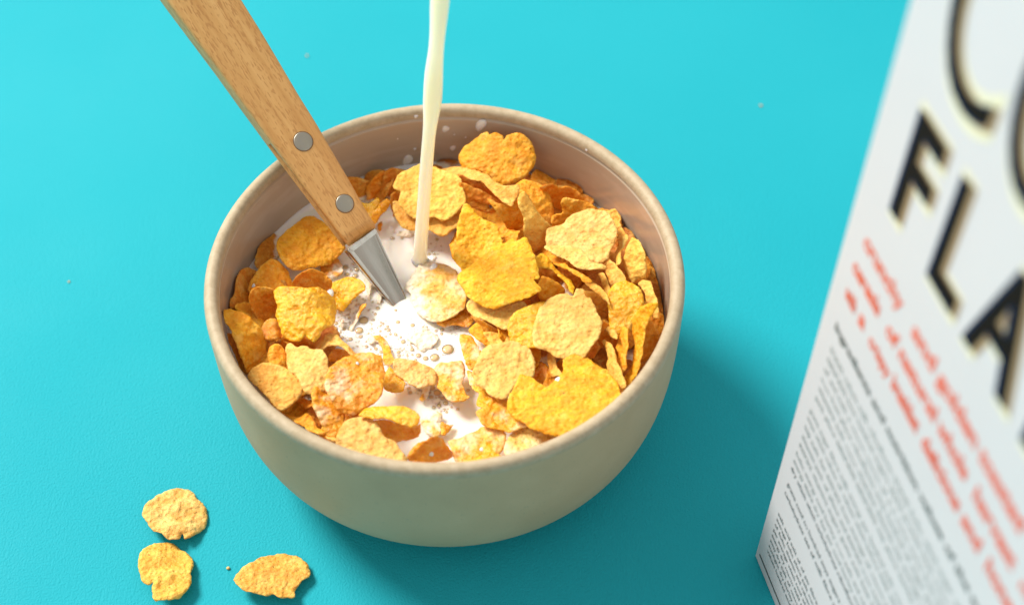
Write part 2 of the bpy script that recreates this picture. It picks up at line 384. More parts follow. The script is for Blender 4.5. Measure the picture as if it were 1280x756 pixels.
# ---------------------------------------------------------------- spoon with wooden handle
def spoon():
    P0 = at_z(494, 372, ZM); P1 = at_z(367, 172, H+.0115)
    Y = (P1-P0).normalized()
    V = (CAM-P0).normalized(); N = (V - Y*V.dot(Y)).normalized()
    X = Y.cross(N).normalized()
    a = math.radians(18); N, X = (N*math.cos(a)+X*math.sin(a)), (X*math.cos(a)-N*math.sin(a))
    root = empty('spoon', P0); root.rotation_euler = Matrix((X, Y, N)).transposed().to_euler()
    tag(root, 'steel spoon with riveted wooden handle leaning over the bowl rim', 'spoon')
    TOP = .0037
    def loc(x, y, z=TOP):
        q = on_plane(x, y, P0+N*z, N) - P0; return q.dot(X), q.dot(Y)
    Ledge = [loc(p[0]+6, p[1]) for p in ((433, 309), (420, 292), (390, 252), (362, 215), (336, 180), (300, 131), (269, 88), (236, 44), (203, 0))]
    Redge = [loc(*p) for p in ((471, 281), (460, 265), (436, 222), (416, 188), (396, 153), (374, 118), (350, 77), (328, 40), (303, 0))]
    def interp(E_, y):
        E2 = sorted(E_, key=lambda q: q[1])
        if y >= E2[-1][1]:
            (x0, y0), (x1, y1) = E2[-3], E2[-1]
            return x1 + (x1-x0)/(y1-y0)*(y-y1)*.5
        if y <= E2[0][1]: E2 = E2[:2]; i = 1
        else: i = next(i for i in range(1, len(E2)) if E2[i][1] >= y)
        (x0, y0), (x1, y1) = E2[i-1], E2[i]
        return x0+(x1-x0)*(y-y0)/(y1-y0)
    ys = (Ledge[0][1]+Redge[0][1])/2                # where the wood ends at the neck
    yslot = loc(336, 180)[1]; yend = Ledge[-1][1]+.035
    GAP, TH2, cr = .0013, TOP, .0013
    def section(kind, l, r):
        pts = []
        def corner(cx, cz, a0, a1):
            for i in range(6):
                t = math.radians(a0+(a1-a0)*i/5); pts.append((cx+cr*math.cos(t), cz+cr*math.sin(t)))
        if kind in ('full', 'up'):
            corner(r-cr, TH2-cr, 0, 90); corner(l+cr, TH2-cr, 90, 180)
        if kind == 'up': pts += [(l, GAP), (r, GAP)]
        if kind == 'low': pts += [(r, -GAP), (l, -GAP)]
        if kind in ('full', 'low'):
            corner(l+cr, -TH2+cr, 180, 270); corner(r-cr, -TH2+cr, 270, 360)
        return pts
    vs, fs = [], []
    def loft(kind, y0, y1, n, slope0=0):
        b = len(vs); cnt = 0
        for i in range(n+1):
            y = y0+(y1-y0)*i/n
            # the wood is cut across the handle at the neck end
            l, r = interp(Ledge, y), interp(Redge, y)
            k = 0.0
            if i == 0 and slope0: k = slope0
            sec = section(kind, l, r); cnt = len(sec)
            for x, z in sec:
                yy = y
                zz = z
                if slope0 and i == 0 and z > 0.001: zz = z - .0012
                if kind == 'full' and y > yend-.010:
                    f = (y-(yend-.010))/.010; q = math.sqrt(max(.02, 1-f*f)); x = (l+r)/2+(x-(l+r)/2)*q; zz = z*q
                vs.append((x, yy, zz))
        for i in range(n):
            for k in range(cnt):
                k2 = (k+1) % cnt; fs.append((b+i*cnt+k, b+i*cnt+k2, b+(i+1)*cnt+k2, b+(i+1)*cnt+k))
        if kind == 'full': fs.append(tuple(b+n*cnt+k for k in range(cnt)))
        else: fs.append(tuple(b+k for k in range(cnt)))
    loft('full', yslot, yend, 30); loft('up', ys+.0012, yslot, 14); loft('low', ys+.0006, yslot, 14)
    b = len(vs); l0, r0 = interp(Ledge, yslot), interp(Redge, yslot)
    vs.extend([(l0+.0003, yslot, -GAP), (r0-.0003, yslot, -GAP), (r0-.0003, yslot, GAP), (l0+.0003, yslot, GAP)]); fs.append((b, b+1, b+2, b+3))
    # chamfered end of the upper wooden scale
    b = len(vs); l0, r0 = interp(Ledge, ys), interp(Redge, ys); l1, r1 = interp(Ledge, ys+.0012), interp(Redge, ys+.0012)
    vs.extend([(l0+.0004, ys-.0003, GAP), (r0-.0004, ys-.0003, GAP), (r0-.0006, ys-.0001, TH2-.0022), (l0+.0006, ys-.0001, TH2-.0022),
               (l1, ys+.0012, GAP), (r1, ys+.0012, GAP), (r1-.0003, ys+.0012, TH2-.0006), (l1+.0003, ys+.0012, TH2-.0006)])
    for f in ((0, 1, 2, 3), (3, 2, 6, 7), (0, 3, 7, 4), (1, 5, 6, 2)): fs.append(tuple(b+i for i in f))
    o = mesh_obj('handle', vs, fs, M['wood'], root); fix_normals(o)
    for e in o.data.polygons: e.use_smooth = len(e.vertices) == 4
    # tang and neck, one piece of steel plate
    def plate(name, outline, z0, z1, bev, mat, par):
        bm = bmesh.new(); v = [bm.verts.new((x, y, z0)) for x, y in outline]; f = bm.faces.new(v)
        r_ = bmesh.ops.extrude_face_region(bm, geom=[f]); bmesh.ops.translate(bm, verts=[g for g in r_['geom'] if isinstance(g, bmesh.types.BMVert)], vec=(0, 0, z1-z0))
        bmesh.ops.recalc_face_normals(bm, faces=bm.faces)
        if bev: bmesh.ops.bevel(bm, geom=list(bm.edges), offset=bev, segments=2, affect='EDGES')
        me = D.meshes.new(name); bm.to_mesh(me); bm.free(); me.materials.append(mat)
        q = D.objects.new(name, me); COL.objects.link(q); q.parent = par; return q
    tang = [(interp(Ledge, ys)+.0030, ys+.0006), (interp(Ledge, yslot)+.0045, yslot-.0016), (interp(Redge, yslot)-.0012, yslot-.0016), (interp(Redge, ys)-.0009, ys+.0006)]
    plate('tang', tang, -.0008, .0008, 0, M['steel'], root)
    zt = .0019
    nl = [loc(*p, zt) for p in ((433.5, 313), (450, 333), (468, 355), (484, 374.5), (492, 384))]
    nr_ = [loc(*p, zt) for p in ((470, 285.5), (480, 310), (491, 334), (504.5, 362), (511, 376))]
    def along(E_, t):
        t *= len(E_)-1; i = min(len(E_)-2, int(t)); f = t-i
        return (E_[i][0]+(E_[i+1][0]-E_[i][0])*f, E_[i][1]+(E_[i+1][1]-E_[i][1])*f)
    vs5, fs5, nu_, nw = [], [], 28, 14
    for side in (0, 1):
        for i in range(nu_+1):
            l_, r_ = along(nl, i/nu_), along(nr_, i/nu_)
            for j in range(nw+1):
                f = j/nw; e = abs(2*f-1)
                zz = zt - .0007*(i/nu_)**2 + .0004*e*e - (.0006*max(0, (e-.88)/.12)**2) if side == 0 else -.0009
                vs5.append((l_[0]+(r_[0]-l_[0])*f, l_[1]+(r_[1]-l_[1])*f, zz))
    nb = (nu_+1)*(nw+1)
    for i in range(nu_):
        for j in range(nw):
            k = i*(nw+1)+j; fs5.append((k, k+1, k+nw+2, k+nw+1)); fs5.append((nb+k, nb+k+nw+1, nb+k+nw+2, nb+k+1))
    for i in range(nu_):
        for j in (0, nw):
            k = i*(nw+1)+j; fs5.append((k, k+nw+1, nb+k+nw+1, nb+k))
    for j in range(nw): fs5.append((j, j+1, nb+j+1, nb+j))
    q = mesh_obj('neck', vs5, fs5, M['steel'], root); fix_normals(q)
    # the raised flange and bevel along the neck's upper face
    def inset(E1, E2, f): return [(a[0]+(b[0]-a[0])*f, a[1]+(b[1]-a[1])*f) for a, b in zip(E1, E2)]
    e1 = inset(nl, nr_, .025); e2 = inset(nl, nr_, .13)
    plate('neck_edge', e1[:-1] + e2[:-1][::-1], zt+.00002, zt+.0006, .0002, M['edge'], q)
    e1 = inset(nr_, nl, .02); e2 = inset(nr_, nl, .07)
    plate('neck_edge', e1[:-1] + e2[:-1][::-1], zt+.00002, zt+.0006, .0002, M['edge'], q)
    a_, b_ = inset(nl, nr_, .04)[0], inset(nl, nr_, .96)[0]
    dY = .0013
    plate('ferrule', [(a_[0], a_[1]+.0002), (b_[0], b_[1]+.0002), (b_[0]-.0005, b_[1]-dY), (a_[0]+.0007, a_[1]-dY)], zt+.00002, zt+.0011, .0002, M['edge'], root)
    # submerged bowl of the spoon
    vs2, fs2, nu = [], [], 24
    cy = -.016
    for i in range(7):
        f = i/6
        for k in range(nu):
            t = 2*math.pi*k/nu; vs2.append((.0105*f*math.cos(t), cy+.0145*f*math.sin(t), -.0042*(1-f*f)-.0005))
    for i in range(6):
        for k in range(nu): fs2.append((i*nu+k, i*nu+(k+1) % nu, (i+1)*nu+(k+1) % nu, (i+1)*nu+k))
    sb = mesh_obj('bowl', vs2, fs2, M['steel'], root); sd = sb.modifiers.new('t', 'SOLIDIFY'); sd.thickness = .0009
    for px, py, r in ((379, 177, 11.8), (431, 254.5, 11)):
        x, y = loc(px, py); rr = (Vector((*loc(px+r, py), 0))-Vector((x, y, 0))).length
        vs3, fs3, nu = [], [], 32
        for f, z in ((1.0, -.0004), (1.0, .00012), (.93, .0002), (.5, .00027), (.05, .0003)):
            for k in range(nu): vs3.append((x+rr*f*math.cos(2*math.pi*k/nu), y+rr*f*math.sin(2*math.pi*k/nu), TOP+z))
        for i in range(4):
            for k in range(nu): fs3.append((i*nu+k, i*nu+(k+1) % nu, (i+1)*nu+(k+1) % nu, (i+1)*nu+k))
        fs3.append(tuple(4*nu+k for k in range(nu)))
        mesh_obj('rivet', vs3, fs3, M['rivet'], root)
        vs4, fs4 = [], []
        for f, z in ((1.005, .00004), (1.075, .00004)):
            for k in range(nu): vs4.append((x+rr*f*math.cos(2*math.pi*k/nu), y+rr*f*math.sin(2*math.pi*k/nu), TOP+z))
        for k in range(nu): fs4.append((k, (k+1) % nu, nu+(k+1) % nu, nu+k))
        mesh_obj('rivet_hole', vs4, fs4, M['darkwood'], root)
    return root
M['darkwood'] = mat_plain('stained wood edge', (0.20, 0.095, 0.03), .6)
spoon()

# ---------------------------------------------------------------- carton
def carton():
    A = math.radians(-75.8)
    T = Vector((math.cos(A), math.sin(A), 0)); N = Vector((T.y, -T.x, 0)); Z = Vector((0, 0, 1))
    B = at_z(943, 693, 0); W, DEP, HT = .128, .058, .262
    root = empty('cereal_carton', B); root.rotation_euler = Matrix((T, -N, Z)).transposed().to_euler()
    tag(root, 'tall white cereal carton with bold black lettering and red lines', 'carton')
    bm = bmesh.new(); bmesh.ops.create_cube(bm, size=1)
    for v in bm.verts: v.co = Vector(((v.co.x+.5)*W, (v.co.y+.5)*DEP, (v.co.z+.5)*HT))
    bmesh.ops.bevel(bm, geom=list(bm.edges), offset=.0007, segments=3, affect='EDGES')
    me = D.meshes.new('carton_box'); bm.to_mesh(me); bm.free(); me.materials.append(M['card'])
    bx = D.objects.new('carton_box', me); COL.objects.link(bx); bx.parent = root
    def glyphs(txt, offset=0.0):
        cu = D.curves.new('t', 'FONT'); cu.body = txt; cu.offset = offset; cu.resolution_u = 6
        o = D.objects.new('t', cu); COL.objects.link(o)
        dg = bpy.context.evaluated_depsgraph_get(); me = D.meshes.new_from_object(o.evaluated_get(dg))
        v = [p.co.copy() for p in me.vertices]; f = [tuple(p.vertices) for p in me.polygons]
        D.objects.remove(o); D.curves.remove(cu); D.meshes.remove(me); return v, f
    cache = {}
    def fit(txt, s0, s1, h0, h1, offset=0.0):
        """letters scaled to the box s0..s1 by h0..h1 (metres on the face)"""
        if txt not in cache: cache[txt] = glyphs(txt)
        v0, _ = cache[txt]
        x0, x1 = min(p.x for p in v0), max(p.x for p in v0); y0, y1 = min(p.y for p in v0), max(p.y for p in v0)
        v, f = glyphs(txt, offset) if offset else cache[txt]
        kx, ky = (s1-s0)/(x1-x0), (h1-h0)/(y1-y0)
        return [(s0+(p.x-x0)*kx, h0+(p.y-y0)*ky) for p in v], f
    class Acc:
        def __init__(s): s.v, s.f, s.m = [], [], []
        def add(s, pts, faces, depth, mi, dx=0, dz=0):
            b = len(s.v); s.v += [(x+dx, -depth, z+dz) for x, z in pts]; s.f += [tuple(b+i for i in q) for q in faces]; s.m += [mi]*len(faces)
        def done(s, name, mats): return mesh_obj(name, s.v, s.f, mats, root, smooth=False, mat_idx=s.m)
    mm = .001
    def title(word, boxes, h0, h1, stroke):
        a = Acc()
        for ch, (s0, s1) in zip(word, boxes):
            g = lambda off: fit(ch, s0*mm, s1*mm, h0*mm, h1*mm, off)
            a.add(*g(stroke+.05), .00006, 0, .0004, -.0002)
            a.add(*g(stroke+.012), .00010, 1, .0015, .0003)
            a.add(*g(stroke+.006), .00014, 2, -.0007, -.0005)
            a.add(*g(stroke), .00018, 3)
        o = a.done('title_lettering', [M['cream'], M['brown'], M['navy'], M['black']]); return o
    title('CORN', [(12.8, 33.5), (37, 59), (64, 84), (89, 110)], 205.8, 246, -.014)
    title('FLAKES', [(14.4, 24.2), (32.0, 41.4), (47.8, 63.4), (71, 82.5), (88.5, 97.5), (103, 114.5)], 169.3, 195.6, .014)
    a = Acc()
    for h, words in ((151.2, [('crunchy', 8.5, 27), ('and', 33, 42.7), ('golden', 44.9, 61.3), ('toasted', 63.2, 80), ('corn', 84, 94), ('flakes', 97, 113)]),
                     (141.6, [('cereals', 7.1, 20.6), ('of', 25, 29.8), ('natural', 31.5, 48.3), ('whole', 50.2, 62.5), ('harvest', 66.4, 82.5), ('maize', 86, 100)]),
                     (132.4, [('with', 7.0, 12.2), ('a', 14.6, 17.2), ('crispy', 20.5, 30.5), ('breakfast', 32.4, 45), ('delicious', 47.7, 64.3), ('and', 66.4, 73.5), ('honest', 77, 91), ('bowl', 95, 107)])):
        for t, s0, s1 in words:
            asc = any(c in t for c in 'bdfhklt'); desc = any(c in t for c in 'gpqy')
            p, f = fit(t, s0*mm, s1*mm, (h-(1.3 if desc else 0))*mm, (h+(4.4 if asc else 3.2))*mm, .032)
            a.add(p, f, .00010, 0)
    a.done('tagline_lettering', [M['red']])
    a = Acc()
    p, f = fit('Ingredients and nutrition values of the toasted corn flakes', 7.0*mm, 112*mm, 119.6*mm, 122.9*mm, .03); a.add(p, f, .0001, 0)
    a.done('heading_lettering', [M['grey']])
    txt = ('maize sugar salt barley malt extract store in a cool dry place away from sunlight best before see top of pack average values per hundred '
           'grams energy fat of which saturates carbohydrate of which sugars fibre protein salt vitamins niacin iron folic acid thiamin riboflavin may contain traces of nuts milk and soya ').split()
    r2 = random.Random(5); a = Acc()
    def para(s0, s1, h_top, pitch, n, size, ragged, indent=0):
        for i in range(n):
            x = s0 + (indent if i else 0); end = s1 - (r2.random()*ragged if i < n-1 else (s1-s0)*.3)
            h = h_top - pitch*i
            while x < end:
                t = r2.choice(txt); wd = len(t)*size*.56
                if x+wd > end+size: break
                desc = any(c in t for c in 'gpqy'); asc = any(c in t for c in 'bdfhklt')
                p, f = fit(t, x*mm, (x+wd)*mm, (h-(size*.28 if desc else 0))*mm, (h+size*(1 if asc else .72))*mm, .0)
                a.add(p, f, .0001, 0 if h < 60 else 1); x += wd+size*.5
    para(7.4, 118, 112.6, 4.0, 6, 2.2, 14); para(6.4, 118, 86.0, 3.6, 2, 2.0, 30)
    para(6.3, 112, 78.0, 4.1, 3, 2.1, 20); para(5.8, 110, 65.2, 3.8, 3, 2.0, 40)
    para(6.1, 90, 50.2, 4.6, 2, 2.0, 14)
    para(5.9, 84, 34.0, 3.05, 8, 1.75, 7)
    a.done('fine_print_lettering', [M['grey'], M['pale_grey']])
    a = Acc()
    a.add([(2.6*mm, 4.6*mm), (W-.0026, 4.6*mm), (W-.0026, 5.5*mm), (2.6*mm, 5.5*mm)], [(0, 1, 2, 3)], .0001, 0)
    a.done('printed_rule', [M['grey']])
carton()

# ---------------------------------------------------------------- cornflakes
ORG = dict(A1=(280, 220), A2=(270, 280), A3=(370, 280), A4=(270, 350), A5=(370, 350), A6=(270, 420), A7=(370, 420), A8=(340, 490),
           B1=(410, 510), B2=(510, 510), B3=(610, 490), B4=(470, 420), B5=(570, 420), B6=(670, 420), B7=(740, 400), B8=(740, 330),
           C1=(640, 340), C2=(560, 350), C3=(480, 310), C4=(560, 280), C5=(650, 270), C6=(730, 250), C7=(640, 200), C8=(560, 155),
           D1=(480, 195), D2=(560, 215), D3=(420, 195), D4=(450, 250), D6=(160, 590), D7=(160, 670), D8=(280, 676))
COLR = dict(deep=(0.56, 0.19, 0.006), pale=(0.86, 0.56, 0.175), tan=(0.90, 0.52, 0.10), yel=(0.95, 0.495, 0.010), gold=(0.92, 0.41, 0.012), ora=(0.86, 0.33, 0.008), red=(0.78, 0.25, 0.006), brn=(0.72, 0.29, 0.016))  # deep: shade of the heap's gaps put into the buried flakes' colour

def poly_dist(Q, P):
    """distance of every point of Q (n x 2) to the closed outline P"""
    A = np.array(P); B = np.roll(A, -1, 0); Dv = B-A; out = np.full(len(Q), 9.0)
    L2 = (Dv**2).sum(1)+1e-16
    for i in range(len(A)):
        w_ = Q-A[i]; t = np.clip((w_@Dv[i])/L2[i], 0, 1); d = w_-t[:, None]*Dv[i]; out = np.minimum(out, (d**2).sum(1))
    return np.sqrt(out)
def inside(Q, P):
    A = np.array(P); c = np.zeros(len(Q), bool); x, y = Q[:, 0], Q[:, 1]
    for i in range(len(A)):
        (x0, y0), (x1, y1) = A[i-1], A[i]
        if y0 == y1: continue
        c ^= ((y0 > y) != (y1 > y)) & (x < (x1-x0)*(y-y0)/(y1-y0)+x0)
    return c
COUNT = [0]
def flake(label, org, pts, L, phi, ang, colr, curl=None, mat='dry', z=None, group='cornflakes heaped in the bowl', thick=.00037, bumpy=.72, drop_z=None):
    COUNT[0] += 1; k = COUNT[0]; rr = random.Random(k*7+3)
    ox, oy = ORG[org]
    px = [(ox+u/9.45, oy+v/9.45) for u, v in pts]
    if org != 'fill' and not org.startswith('D6') and not org.startswith('D7') and not org.startswith('D8'):
        mx_, my_ = sum(p[0] for p in px)/len(px), sum(p[1] for p in px)/len(px)
        px = [(mx_+(p[0]-mx_)*1.05, my_+(p[1]-my_)*1.05) for p in px]
    A2_ = sum(px[i-1][0]*px[i][1]-px[i][0]*px[i-1][1] for i in range(len(px)))
    cx = sum((px[i-1][0]+px[i][0])*(px[i-1][0]*px[i][1]-px[i][0]*px[i-1][1]) for i in range(len(px)))/(3*A2_)
    cy = sum((px[i-1][1]+px[i][1])*(px[i-1][0]*px[i][1]-px[i][0]*px[i-1][1]) for i in range(len(px)))/(3*A2_)
    if z is None: z = ZM + (.0022 + .0026*L if L >= .8 else .0004 + .0030*L)
    P = at_z(cx, cy, z)
    a, f = math.radians(ang), math.radians(phi)
    # tilt is taken against the direction towards the camera from this very flake
    V = (CAM-P).normalized(); Rv = Vector((1, 0, 0)); Rv = (Rv - V*Rv.dot(V)).normalized(); Uv = V.cross(Rv)
    N = (Rv*math.cos(f)+Uv*math.sin(f))*math.sin(a) + V*math.cos(a)
    X = (Rv - N*Rv.dot(N)).normalized(); Yv = N.cross(X)
    loc = []
    for x, y in px:
        q = on_plane(x, y, P, N) - P; loc.append(Vector((q.dot(X), q.dot(Yv))))
    # closed Catmull-Rom outline with a crumbly edge
    out, n = [], len(loc)
    for i in range(n):
        p0, p1, p2, p3 = loc[i-1], loc[i], loc[(i+1) % n], loc[(i+2) % n]
        m_ = max(2, int((p2-p1).length/.00042))
        for j in range(m_):
            t = j/m_
            c = .5*((2*p1)+(p2-p0)*t+(2*p0-5*p1+4*p2-p3)*t*t+(3*p1-p0-3*p2+p3)*t**3)
            c = c*.62 + (p1+(p2-p1)*t)*.38
            out.append(c)
    sd = Vector((k*3.7, k*1.3, 0))
    out2 = []
    for i, c in enumerate(out):
        tdir = (out[(i+1) % len(out)]-out[i-1]); nn = Vector((tdir.y, -tdir.x)); nn = nn/(nn.length+1e-9)
        q = noise.noise(Vector((c.x*1100, c.y*1100, 0))+sd)*.00022 + noise.noise(Vector((c.x*420, c.y*420, 0))+sd)*.00028
        out2.append((c.x+nn.x*q, c.y+nn.y*q))
    out = out2; ne = len(out)
    x0, x1 = min(p[0] for p in out), max(p[0] for p in out); y0, y1 = min(p[1] for p in out), max(p[1] for p in out)
    rad = max(x1-x0, y1-y0)/2
    g = max(.00038, min(.00055, rad/20)); Q = []
    yy, row = y0, 0
    while yy < y1:
        xx = x0 + (g/2 if row % 2 else 0)
        while xx < x1:
            Q.append((xx+rr.uniform(-.15, .15)*g, yy+rr.uniform(-.15, .15)*g)); xx += g
        yy += g*.87; row += 1
    Q = np.array(Q); Q = Q[inside(Q, out)]; Q = Q[poly_dist(Q, out) > g*.45] if len(Q) else Q
    ins = [tuple(q) for q in Q.tolist()]
    res = delaunay_2d_cdt([Vector(p) for p in out+ins], [(i, (i+1) % ne) for i in range(ne)], [], 1, 1e-7)
    V2, E2, F2 = res[0], res[1], res[2]
    cnt = {}
    for t in F2:
        for i in range(len(t)): e = tuple(sorted((t[i-1], t[i]))); cnt[e] = cnt.get(e, 0)+1
    bedge = {}
    for t in F2:
        for i in range(len(t)):
            e = (t[i-1], t[i])
            if cnt[tuple(sorted(e))] == 1: bedge[e[0]] = e[1]
    if curl is None: curl = (rr.uniform(0, 180), rr.uniform(-.16, .2))
    dirs = [curl] if isinstance(curl, tuple) else curl
    wob = rr.uniform(0, 6.3)
    top, bot, cr_ = [], [], []
    DD = poly_dist(np.array([(v.x, v.y) for v in V2]), out)
    Mx = Matrix((X, Yv, N)).transposed()
    for v, d in zip(V2, DD.tolist()):
        u_, w_ = v.x/rad, v.y/rad
        h = 0
        for dr, am in dirs:
            q = u_*math.cos(math.radians(dr))+w_*math.sin(math.radians(dr)); h += am*rad*(q*q-.25)
        h += bumpy*(.00085*noise.noise(Vector((v.x*210, v.y*210, 1))+sd) + .00050*noise.noise(Vector((v.x*520, v.y*520, 2))+sd))
        h += .0004*math.sin(3*math.atan2(w_, u_)+wob)*(u_*u_+w_*w_)
        th = thick*(.34+.66*min(1, (d/.0009))**.5)
        hb = abs(noise.noise(Vector((v.x*900, v.y*900, 5))+sd))
        e = min(1, d/.0008)
        bl = bumpy*e*(.00034*hb + .00032*noise.noise(Vector((v.x*430, v.y*430, 9))+sd))
        cr_.append(min(1, max(0, .5 + bl/.0009 - .12 + .35*noise.noise(Vector((v.x*260, v.y*260, 7))+sd) + (.18 if d < .0005 else 0))))
        top.append(Vector((v.x, v.y, h+th+bl))); bot.append(Vector((v.x, v.y, h-th-bl*.6)))
    nv = len(V2); vs = [Mx @ p for p in top+bot]
    fs = [tuple(t) for t in F2] + [tuple(nv+i for i in reversed(t)) for t in F2]
    for a_, b_ in bedge.items(): fs.append((b_, a_, nv+a_, nv+b_))
    # nothing pokes through the bowl or the table
    if group.startswith('cornflakes heaped'):
        for i, v in enumerate(vs):
            q = P+v; rl = r_in(q.z) - .0004; rq = math.hypot(q.x, q.y)
            if rq > rl: q.x *= rl/rq; q.y *= rl/rq; vs[i] = q-P
    else:
        lo = min(v.z for v in vs); P = at_z(cx, cy, -lo + .0001)
    o = mesh_obj('cornflake', vs, fs, M[mat]); o.location = P
    fix_normals(o)
    atr = o.data.attributes.new('crust', 'FLOAT', 'POINT'); atr.data.foreach_set('value', cr_+[.8-.6*q for q in cr_])
    c = COLR[colr]; j = rr.uniform(.93, 1.06); o.color = (min(.95, c[0]*j), c[1]*rr.uniform(.94, 1.07)*j, c[2]*j, 1)
    return tag(o, label, 'cornflake', group)

fk = flake
# --- left of the spoon
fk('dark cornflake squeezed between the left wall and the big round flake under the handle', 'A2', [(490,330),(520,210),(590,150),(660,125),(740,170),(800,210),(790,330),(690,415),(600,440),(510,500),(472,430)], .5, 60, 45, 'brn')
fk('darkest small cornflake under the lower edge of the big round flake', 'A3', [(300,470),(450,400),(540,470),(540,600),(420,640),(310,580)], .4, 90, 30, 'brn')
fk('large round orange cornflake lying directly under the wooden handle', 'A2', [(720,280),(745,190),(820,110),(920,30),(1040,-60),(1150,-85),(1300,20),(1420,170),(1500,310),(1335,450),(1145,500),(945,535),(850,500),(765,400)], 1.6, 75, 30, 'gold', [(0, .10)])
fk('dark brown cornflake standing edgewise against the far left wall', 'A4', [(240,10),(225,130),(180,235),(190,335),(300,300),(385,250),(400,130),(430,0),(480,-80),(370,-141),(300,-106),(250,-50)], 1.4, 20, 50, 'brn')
fk('freckled rounded orange cornflake with two dark pits near the left wall', 'A2', [(420,660),(490,560),(560,480),(650,435),(760,470),(845,540),(895,640),(905,740),(880,830),(700,870),(480,830),(400,760)], 1.5, 65, 30, 'gold', [(20, -.22)])
fk('orange cornflake peeking from behind the long oval flake at the left wall', 'A4', [(250,300),(330,270),(400,290),(450,400),(540,480),(570,600),(450,540),(350,430),(230,330)], 1.8, 60, 50, 'gold')
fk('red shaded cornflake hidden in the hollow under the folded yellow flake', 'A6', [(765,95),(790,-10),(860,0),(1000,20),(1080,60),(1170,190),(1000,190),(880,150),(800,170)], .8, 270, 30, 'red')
fk('cupped orange cornflake in shade beside the folded yellow flake', 'A4', [(395,210),(450,130),(540,95),(640,100),(700,150),(730,250),(760,380),(730,490),(560,490),(470,430),(400,310)], 2.2, 320, 34, 'ora', [(40, .5)])
fk('small smooth orange cornflake low down beside the folded yellow flake', 'A4', [(545,540),(600,480),(720,490),(780,560),(800,640),(700,700),(590,695),(540,610)], 2.3, 75, 35, 'ora', [(0, -.5)], 'wet')
fk('brown cornflake jammed between the long oval flake and the left rim', 'A6', [(130,-15),(200,-10),(250,120),(330,290),(400,420),(372,475),(290,372),(215,200)], 1.2, 20, 60, 'brn')
fk('small knobbly orange cornflake beside the lower end of the long oval flake', 'A6', [(630,150),(700,108),(770,130),(840,200),(860,300),(880,400),(760,370),(660,345),(622,250)], 2.2, 70, 36, 'gold', [(0, -.4)])
fk('long oval yellow orange cornflake slanting along the left wall', 'A4', [(120,390),(160,342),(240,345),(340,395),(430,495),(520,590),(572,720),(595,860),(588,960),(490,1030),(392,1065),(330,960),(250,830),(200,680),(178,560),(140,470)], 3.2, 20, 30, 'gold', [(125, -.3)])
fk('bright wet cornflake half drowned in the froth beside the spoon neck', 'A5', [(330,90),(400,40),(520,-5),(640,-10),(745,30),(802,85),(812,135),(740,165),(660,215),(590,295),(560,345),(480,345),(440,290),(400,190)], 1.0, 100, 40, 'yel', [(30, .3)], 'wet')
fk('shallow brown cup cornflake with a bright rim behind the folded yellow flake', 'A3', [(-42,770),(-36,690),(0,620),(60,575),(165,532),(260,555),(340,600),(410,660),(400,760),(300,830),(0,840)], 2.3, 290, 22, 'ora', [(0, .35), (90, .35)])
fk('big folded yellow cornflake carrying a fat milk drop on its corner', 'A4', [(690,110),(750,88),(900,100),(1050,125),(1190,100),(1280,115),(1390,185),(1405,310),(1375,500),(1260,590),(1225,660),(1150,735),(1085,690),(1060,645),(980,712),(880,682),(780,600),(768,550),(722,400),(728,280)], 4.2, 95, 24, 'yel', [(12, -.42)], 'wet')
fk('pale blistered cornflake at the left front leaning on the rim', 'A6', [(380,470),(430,410),(540,343),(660,336),(740,350),(870,405),(960,465),(1020,560),(1005,650),(950,740),(870,805),(770,850),(690,810),(590,700),(480,580)], 2.9, 110, 36, 'tan')
fk('thin orange sliver of cornflake in the dark gap at the left front', 'A8', [(295,75),(340,58),(470,120),(500,170),(400,195),(310,125)], 1.4, 120, 50, 'ora')
fk('nibbled cornflake tucked low beneath the left front rim', 'A8', [(165,240),(300,293),(425,272),(505,350),(535,430),(625,470),(655,495),(560,510),(430,450),(370,395),(270,345)], 1.7, 100, 45, 'gold')
fk('pale crumpled cornflake with a pointed corner left of the big central yellow flake', 'A6', [(812,90),(850,58),(910,90),(960,135),(1020,115),(1140,170),(1255,185),(1305,270),(1315,340),(1320,500),(1290,590),(1190,620),(1110,660),(1050,645),(1005,560),(950,470),(860,390),(838,270)], 3.5, 120, 40, 'pale', [(140, -.2)])
fk('small orange cornflake sheltering under the arched pale flake', 'A7', [(370,270),(400,195),(480,155),(580,170),(640,230),(560,300),(470,310)], 1.2, 300, 25, 'ora', None, 'wet')
fk('arched pale yellow cornflake rising like a little bridge out of the froth', 'A7', [(228,105),(280,25),(380,-8),(490,2),(580,85),(725,205),(645,222),(520,130),(430,122),(350,142),(292,190)], 2.6, 110, 52, 'tan', [(0, -.25)], 'lightcoat')
fk('tapering cornflake leaning down to the front left rim', 'A8', [(470,20),(530,-70),(640,-80),(720,60),(790,180),(840,260),(830,380),(785,500),(752,582),(690,525),(620,422),(560,322),(498,225),(468,150)], 2.8, 60, 34, 'gold', [(60, -.3)], 'lightcoat')
fk('big rounded yellow cornflake in front of the froth with milk specks', 'A7', [(358,520),(400,410),(470,330),(560,270),(680,220),(850,188),(940,205),(997,242),(1032,400),(1027,560),(1000,690),(940,770),(851,815),(777,853),(677,877),(597,873),(505,838),(430,755),(368,645)], 4.0, 85, 32, 'gold', [(80, -.15)], 'lightcoat')
